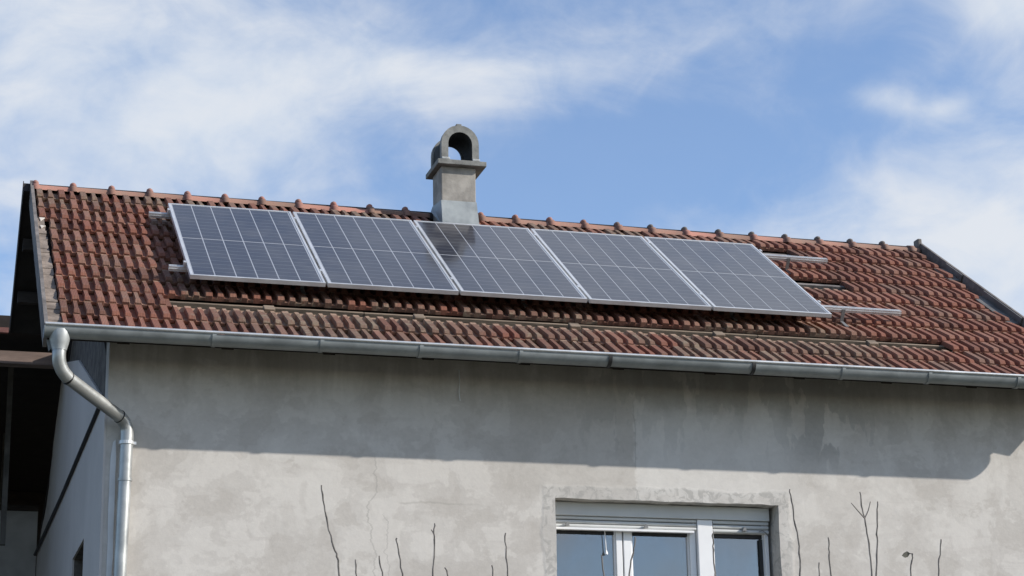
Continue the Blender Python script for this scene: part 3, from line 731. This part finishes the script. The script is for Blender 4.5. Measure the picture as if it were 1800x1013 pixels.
tube('shutter_catch', smooth_path([(4.49, YF-0.03, 4.300), (4.52, YF-0.035, 4.307), (4.55, YF-0.03, 4.292), (4.575, YF-0.01, 4.272)]), 0.005, bpy.data.materials['grey_stop'], win, 6)
# room behind the glass
bm = bmesh.new()
add_box(bm, WX0-0.4, WX1+0.4, 0.05, 3.0, 2.3, 5.0)
for f in bm.faces[:]:
    if abs(f.calc_center_median().y-0.05) < 1e-4: bm.faces.remove(f)
rm_ = finish(bm, 'room_interior', simple('dim_room', (0.16, 0.15, 0.14), 0.9), house); H(rm_)

# apply the house shift to children that were built in world coordinates under house-level parts
for o in (win,): o.location = Vector(o.location) - SH
for ch in win.children:
    ch.location = Vector(ch.location) - Vector((WX0, YF, WZ0))

# ------------------------------------------------------------------ gutter
gut = empty('gutter', (XL, -0.735, 5.40)); GB = Vector((XL, -0.735, 5.40))
tag(gut, 'grey zinc half-round gutter running under the tiled eaves', 'gutter')
def pG(o): o.parent = gut; o.location = Vector(o.location) - GB; return o
GC, GR = Vector((0, -0.735, 5.478)), 0.071
def trough(x0, x1, R, t, a0=180, a1=360, n=18):
    bm = bmesh.new(); L = []
    for x in (x0, x1):
        for r in (R, R-t):
            L.append([bm.verts.new((x, GC.y+math.cos(math.radians(a0+(a1-a0)*i/n))*r, GC.z+math.sin(math.radians(a0+(a1-a0)*i/n))*r*1.02)) for i in range(n+1)])
    a, ai, b, bi = L
    for i in range(n):
        bm.faces.new((a[i], b[i], b[i+1], a[i+1])); bm.faces.new((ai[i], ai[i+1], bi[i+1], bi[i])); bm.faces.new((a[i], a[i+1], ai[i+1], ai[i])); bm.faces.new((b[i], bi[i], bi[i+1], b[i+1]))
    bm.faces.new((a[0], ai[0], bi[0], b[0])); bm.faces.new((a[n], b[n], bi[n], ai[n])); return bm
joints = [-1.10, 0.08, 0.86, 1.60, 2.36, 3.06, 4.22, 4.97, 5.71, 6.49, 7.40]
for i, (a, b) in enumerate(zip(joints, joints[1:])):
    o = pG(finish(trough(a + (0 if i == 0 else 0.0015), b-0.0015, GR - 0.0006*(i % 2), 0.003), 'trough', MAT['zinc'], smooth=True))
    o.location = Vector(o.location) + Vector((0, 0, jit(0.004)))
for i, x in enumerate(joints[1:-1]):
    dark = x in (3.06, 4.22)
    o = pG(finish(trough(x-0.014, x+0.014, GR+0.006, 0.005, 172, 360), 'bracket', MAT['zinc'] if not dark else MAT['rubber'], smooth=True))
    if dark: o['label'] = 'dark gutter bracket strap'
tubeo = pG(tube('front_bead', [(-1.102, GC.y-GR-0.003, GC.z+0.012), (3.2, GC.y-GR-0.003, GC.z+0.010), (7.402, GC.y-GR-0.003, GC.z+0.012)], 0.011, MAT['zinc_lip'], n=10))
bm = bmesh.new(); c_ = [(-1.101, GC.y+math.cos(math.radians(180+i*12))*(GR+0.006), GC.z+math.sin(math.radians(180+i*12))*(GR+0.006)) for i in range(16)]
A = [bm.verts.new(p) for p in c_]; B = [bm.verts.new((p[0]-0.006, p[1], p[2])) for p in c_]; bm.faces.new(A); bm.faces.new(B[::-1])
for i in range(16): bm.faces.new((A[i], A[(i+1)%16], B[(i+1)%16], B[i]))
pG(finish(bm, 'end_cap', MAT['zinc']))
# little leaf of sheet left hanging at the end
pG(slab('sheet_tab', [[(-1.085, 5.40), (-1.035, 5.40), (-1.052, 5.335), (-1.066, 5.315)]], lambda p: Vector((p[0], GC.y+0.03, p[1])), Vector((0, 0.004, 0)), MAT['zinc']))

# ------------------------------------------------------------------ downpipe
dpn = empty('downpipe', (-0.50, -0.30, 0)); DB = Vector((-0.50, -0.30, 0))
tag(dpn, 'galvanised downpipe bending from the gutter end to the wall corner', 'downpipe')
def pD(o): o.parent = dpn; o.location = Vector(o.location) - DB; return o
GX = -0.995
prof = [(0.074, 5.462), (0.076, 5.44), (0.072, 5.40), (0.062, 5.36), (0.052, 5.325), (0.052, 5.318)]
bm = bmesh.new(); R = []
for r, z in prof:
    R.append([bm.verts.new((GX+math.cos(2*math.pi*i/20)*r, GC.y+math.sin(2*math.pi*i/20)*r*1.0, z)) for i in range(20)])
for a, b in zip(R, R[1:]):
    for i in range(20): bm.faces.new((a[i], a[(i+1)%20], b[(i+1)%20], b[i]))
bm.faces.new(R[-1])
pD(finish(bm, 'outlet_funnel', MAT['funnel'], smooth=True))
PR = 0.048
e1 = [(GX, GC.y, 5.324), (GX, GC.y+0.001, 5.275), (GX+0.008, GC.y+0.012, 5.225), (GX+0.035, GC.y+0.035, 5.175), (GX+0.075, GC.y+0.068, 5.138)]
ex0 = Vector(e1[-1]); YP = -0.272
low0 = Vector((-0.485, YP, 4.80))
e2 = [(-0.524, YP-0.045, 4.958), (-0.486, YP-0.015, 4.925), (-0.465, YP-0.002, 4.880), (-0.461, YP, 4.835), (-0.461, YP, 4.775)]
pD(tube('upper_bend', smooth_path(e1, 5), PR, MAT['pipe'], n=20))
pD(tube('offset_pipe', [ex0 - (Vector(e2[0])-ex0)*0.0 , Vector(e2[0])], PR-0.0015, MAT['pipe'], n=20))
pD(tube('lower_bend', smooth_path(e2, 5), PR, MAT['pipe'], n=20))
pD(tube('standing_pipe', [(-0.461, YP, 4.78), (-0.465, YP, 4.5), (-0.482, YP, 3.6), (-0.482, YP, 0.15)], PR-0.0015, MAT['pipe'], n=20))
for p_, d_ in ((ex0, Vector(e2[0])-ex0), (Vector(e2[0]), Vector(e2[0])-ex0)):
    d_ = d_.normalized(); pD(tube('pipe_joint', [p_-d_*0.004, p_+d_*0.004], PR+0.0025, MAT['rubber'], n=20))
def clip(z, rr=0.006):
    bm = bmesh.new(); add_tube(bm, [(-0.463, YP, z-0.012), (-0.463, YP, z+0.012)], PR+rr, 20)
    add_box(bm, -0.469, -0.457, YP+PR*0.8, YW-0.002, z-0.01, z+0.01); add_box(bm, -0.463+PR, -0.463+PR+0.022, YP-0.008, YP+0.008, z-0.010, z+0.010)
    pD(finish(bm, 'pipe_clip', MAT['zinc_lip'], smooth=False))
clip(4.775); 
pD(tube('pipe_collar', [(-0.465, YP, 4.515), (-0.465, YP, 4.495)], PR+0.004, MAT['pipe'], n=20))
clip(2.4)

# ------------------------------------------------------------------ solar panels
PWD, PGAP, PLN, FRT = 1.04, 0.02, 1.92, 0.035
names = ['leftmost solar panel, with bare rail stubs beside it on the tiled roof',
         'second solar panel from the left, just left of the one mirroring the chimney',
         'middle solar panel below the chimney, mirroring it as a dark patch',
         'second solar panel from the right, between the chimney panel and the last',
         'rightmost solar panel, next to the long bare rails and open tile gaps']
def panel_parts(root):
    bm = bmesh.new(); w = 0.019
    def ring(x0, x1, y0, y1, z0, z1): add_box(bm, x0, x1, y0, y1, z0, z1)
    ring(0, PWD, 0, w, -FRT, 0.0); ring(0, PWD, PLN-w, PLN, -FRT, 0.0)
    ring(0, w, w+0.0005, PLN-w-0.0005, -FRT, -0.0003); ring(PWD-w, PWD, w+0.0005, PLN-w-0.0005, -FRT, -0.0003)
    finish(bm, 'frame', MAT['alu'], root, bevel=0.0015)
    box('backsheet', w+0.0005, PWD-w-0.0005, w+0.0005, PLN-w-0.0005, -0.010, -0.0045, MAT['sheet'], root)
    inx = PWD-2*w-0.016; iny = PLN-2*w-0.02; cw = inx/6; ch = (iny-0.014)/2
    me = bpy.data.meshes.new('cell_string')
    a, b = 0.0045, cw-0.0045
    V = [(a,0,-0.0044),(b,0,-0.0044),(b,ch,-0.0044),(a,ch,-0.0044),(a,0,-0.0032),(b,0,-0.0032),(b,ch,-0.0032),(a,ch,-0.0032)]
    me.from_pydata(V, [], [(0,3,2,1),(4,5,6,7),(0,1,5,4),(1,2,6,5),(2,3,7,6),(3,0,4,7)])
    ul = me.uv_layers.new(name='UVMap')
    for l in me.loops:
        v_ = V[l.vertex_index]; ul.data[l.index].uv = (v_[0]/cw, v_[1]/ch)
    me.materials.append(MAT['cell'])
    for j in range(2):
        for i in range(6):
            o = link('cell_string', me, None, root); o.location = (w+0.008+i*cw, w+0.010+j*(ch+0.014), 0)
proto = empty('solar_panel', O, TH)
panel_parts(proto)
panels = [proto]
for i in range(1, 5):
    c = proto.copy(); COL.objects.link(c)
    for chd in list(proto.children):
        d = chd.copy(); COL.objects.link(d); d.parent = c
    panels.append(c)
for i, p in enumerate(panels):
    p.location = O + Vector((i*(PWD+PGAP), 0, 0)) + NV*(0.0 + jit(0.003)) + SV*jit(0.006)
    tag(p, names[i], 'solar panel', 'solar panels in a row on the tiled roof')
# rails
def rail(s, x0, x1, label, hooks):
    e = empty('mounting_rail', O + Vector((x0, 0, 0)) + SV*s + NV*(-FRT-0.042), TH)
    tag(e, label, 'mounting rail', 'aluminium rails under the solar panels'); L = x1-x0
    bm = bmesh.new(); add_box(bm, 0, L, -0.020, 0.020, 0, 0.012); add_box(bm, 0, L, -0.020, -0.016, 0.0121, 0.040)
    add_box(bm, 0, L, 0.016, 0.020, 0.0121, 0.040); add_box(bm, 0, L, -0.020, -0.006, 0.0401, 0.0415); add_box(bm, 0, L, 0.006, 0.020, 0.0401, 0.0415); add_box(bm, 0, L, -0.024, -0.0202, 0.017, 0.023)
    finish(bm, 'rail_profile', MAT['alu'], e)
    for hx in hooks:
        bm = bmesh.new(); x = hx-x0
        add_box(bm, x, x+0.03, -0.032, -0.0245, -0.075, 0.030); add_box(bm, x, x+0.03, -0.16, -0.0325, -0.082, -0.075)
        finish(bm, 'roof_hook', MAT['hook'], e)
    for cx_ in [-0.012] + [k_*(PWD+PGAP)-PGAP/2 for k_ in range(1, 5)] + [5*(PWD+PGAP)-PGAP+0.012]:
        x = cx_-x0; bm = bmesh.new(); add_box(bm, x-0.009, x+0.009, -0.02, 0.02, 0.042, 0.080); finish(bm, 'clamp', MAT['alu'], e)
rail(1.73, -0.17, 5.95, 'upper aluminium rail, its short bare ends showing near the panel tops', [5.55])
rail(0.315, -0.13, 6.05, 'lower aluminium rail, sticking out near the bottom edge of the panels', [0.9, 2.7, 4.5, 5.50])

# ------------------------------------------------------------------ cable + wall wire
tag(tube('cable', [(XW-0.03, -0.02, 5.17), (XW-0.032, 0.12, 5.125), (XW-0.034, 3.6, 5.10), (XW-0.04, 7.17, 5.12)], 0.016, MAT['rubber'], n=8), 'thick black cable slanting along the shaded side wall of the house', 'cable')
tag(tube('wire', smooth_path([(2.035, YW-0.012, 5.46), (2.040, YW-0.014, 5.36), (2.035, YW-0.012, 5.29), (2.042, YW-0.012, 5.215)]), 0.004, MAT['strip'], n=6), 'short pale wire hanging down the front wall under the gutter', 'wire')

# ------------------------------------------------------------------ wing at the left
wing = empty('open_wing', (-3.0, 7.3, 0)); WB = Vector((-3.0, 7.3, 0))
tag(wing, 'dark open loft wing left of the house with a grey wall and brown beam', 'outbuilding')
def pW(o): o.parent = wing; o.location = Vector(o.location) - WB; return o
pW(box('wall', -6.0, XW-0.02, 7.3, 7.55, 0, 5.60, MAT['grey_wing']))
pW(box('wall_plate', -6.0, XW-0.02, 7.27, 7.56, 5.602, 5.66, MAT['darkwood']))
pW(box('roof_slab', -6.0, 4.0, 3.86, 7.3, 6.66, 6.80, MAT['black']))  # stretched unseen over the house rear to block sun and sky
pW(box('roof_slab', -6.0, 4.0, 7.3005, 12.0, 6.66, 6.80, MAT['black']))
zE = on_y(10, 578, 3.80).z
pW(box('eave_edge', -6.0, -1.16, 3.80, 3.858, zE-0.035, zE+0.012, MAT['redeave']))
zA, zB = on_y(20, 639, 3.95).z, on_y(20, 617, 3.95).z
pW(box('beam', -6.0, -0.72, 3.95, 4.09, zA, zB, MAT['beam']))
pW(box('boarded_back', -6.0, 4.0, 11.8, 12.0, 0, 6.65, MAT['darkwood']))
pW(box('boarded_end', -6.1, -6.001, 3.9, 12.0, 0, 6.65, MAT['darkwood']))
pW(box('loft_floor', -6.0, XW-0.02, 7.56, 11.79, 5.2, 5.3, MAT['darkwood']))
pW(box('post', -1.085, -1.035, 5.2, 5.27, 4.9, 6.655, simple('dim_post', (0.09, 0.085, 0.075), 0.85, var=0.3)))
pW(box('post', -0.98, -0.93, 8.3, 8.37, 5.3, 6.655, bpy.data.materials['dim_post']))

# ------------------------------------------------------------------ pruned fruit trees in front: only their top shoots reach the frame
def fruit_tree(label, y0, shoots, tx):
    base = Vector((tx, y0, 0)); e = empty('fruit_tree', base)
    tag(e, label, 'tree', 'bare pruned fruit trees in front of the wall')
    tk = bmesh.new(); add_tube(tk, [(0,0,-0.05), (0.02,0.01,0.6), (-0.02,0.0,1.25), (0.01,0,1.7)], [0.075, 0.06, 0.052, 0.045], 10); finish(tk, 'trunk', MAT['bark'], e, smooth=True)
    for si, sh in enumerate(shoots):
        yy = y0 + jit(0.5)
        def mk(poly, rb, rt_):
            pts = [on_y(px, py, yy) - base for px, py in poly]; return pts
        main = mk(sh[0], 0, 0)[::-1]               # bottom -> top
        low = main[0]; dirn = (main[0]-main[1]).normalized() if len(main) > 1 else Vector((0, 0, -1))
        root = Vector((0.01, 0, 1.55 + 0.02*si)); midp = Vector((low.x*0.78, low.y*0.6, 2.05))
        path = smooth_path([root, midp, low + dirn*0.15, low], 4)[:-1] + main
        # knobbly: small kinks at the buds
        dense = smooth_path(path, 3); n = len(dense)
        q = [p + Vector((jit(0.004), jit(0.004), 0)) for p in dense]
        rad = [0.86*(0.0025 + 0.0012*min(1, (n-1-i)*3.0/n) + 0.011*max(0, 0.45-i/n)) + (0.0006 if i % 4 == 0 else 0) for i in range(n)]
        bm = bmesh.new(); add_tube(bm, q, rad, 6)
        for br in sh[1:]:
            if len(br) == 2 and br[0] == 'leaf':
                continue
            bp = smooth_path(mk(br, 0, 0), 3); add_tube(bm, bp, [0.0026-0.0010*i/(len(bp)-1) for i in range(len(bp))], 5)
        finish(bm, 'shoot', MAT['bark'], e, smooth=True)
        for br in sh[1:]:
            if len(br) == 2 and br[0] == 'leaf':
                a, b = mk(br[1], 0, 0); d = b-a; w = Vector((0, 0.3, 1)).normalized()*0.011
                bm = bmesh.new(); P_ = [a, a+d*0.3-w+Vector((0,0.004,0)), a+d*0.7-w, b, a+d*0.7+w*0.7, a+d*0.3+w]
                A = [bm.verts.new(p) for p in P_]; B = [bm.verts.new(p+Vector((0.002, 0.004, 0.001))) for p in P_]; bm.faces.new(A); bm.faces.new(B[::-1])
                for i in range(6): bm.faces.new((A[i], A[(i+1)%6], B[(i+1)%6], B[i]))
                finish(bm, 'withered_leaf', MAT['leaf'], e)
fruit_tree('bare pruned tree whose thin shoots cross the wall left of the window', -8.6, [
    [[(565,853),(568,880),(574,910),(581,942),(589,968),(594,985),(597,1020)]],
    [[(625,984),(626,1000),(628,1020)]],
    [[(666,977),(670,998),(675,1020)]],
    [[(697,946),(699,957),(703,985),(709,1020)]],
    [[(764.5,920),(763,937),(763,960),(761,1020)], [(762.5,938),(758,931)]],
    [[(783,998),(787,1008),(789,1020)]],
    [[(865,994),(867,1020)]],
    [[(888,937),(889,962),(891,990),(893,1020)]]], on_y(730, 1013, -8.6).x)
fruit_tree('bare tree with three thin shoots standing before the window', -8.4, [
    [[(1057,976),(1059,990),(1063,1020)]],
    [[(1117,944),(1114,965),(1110,985),(1105,1020)]],
    [[(1253,938),(1253,955),(1255,975),(1257,1020)]]], on_y(1150, 1013, -8.4).x)
fruit_tree('bare tree right of the window with a forked shoot and one withered leaf', -8.7, [
    [[(1388,860),(1391,880),(1396,912),(1403,948),(1406,985),(1406,1020)]],
    [[(1440,989),(1440,1020)]],
    [[(1456,945),(1457,965),(1458,985),(1462,1020)]],
    [[(1511,865),(1515,888),(1519.5,911),(1524,938),(1529,968),(1534,1020)], [(1519.5,911),(1508,898),(1496,884)], [(1520,911),(1526,898),(1530,882)]],
    [[(1543,882),(1542,905),(1541,935),(1542,950),(1541,990),(1541,1020)]],
    [[(1604,973),(1604,980),(1601,993),(1602,1020)], [(1604,974),(1599,973)], ['leaf', [(1600,973),(1585,977)]]],
    [[(1655,948),(1653,968),(1650,992),(1651,1020)]]], on_y(1520, 1013, -8.7).x)

# ---- parts below house were modelled in world coordinates: shift by the parent's own world offset
def shift(parent, off):
    for ch_ in parent.children:
        ch_.location = Vector(ch_.location) - off
# roof_o and chimney sit at -SH under a house at +SH, so their children are already in world coordinates
bpy.context.view_layer.update()
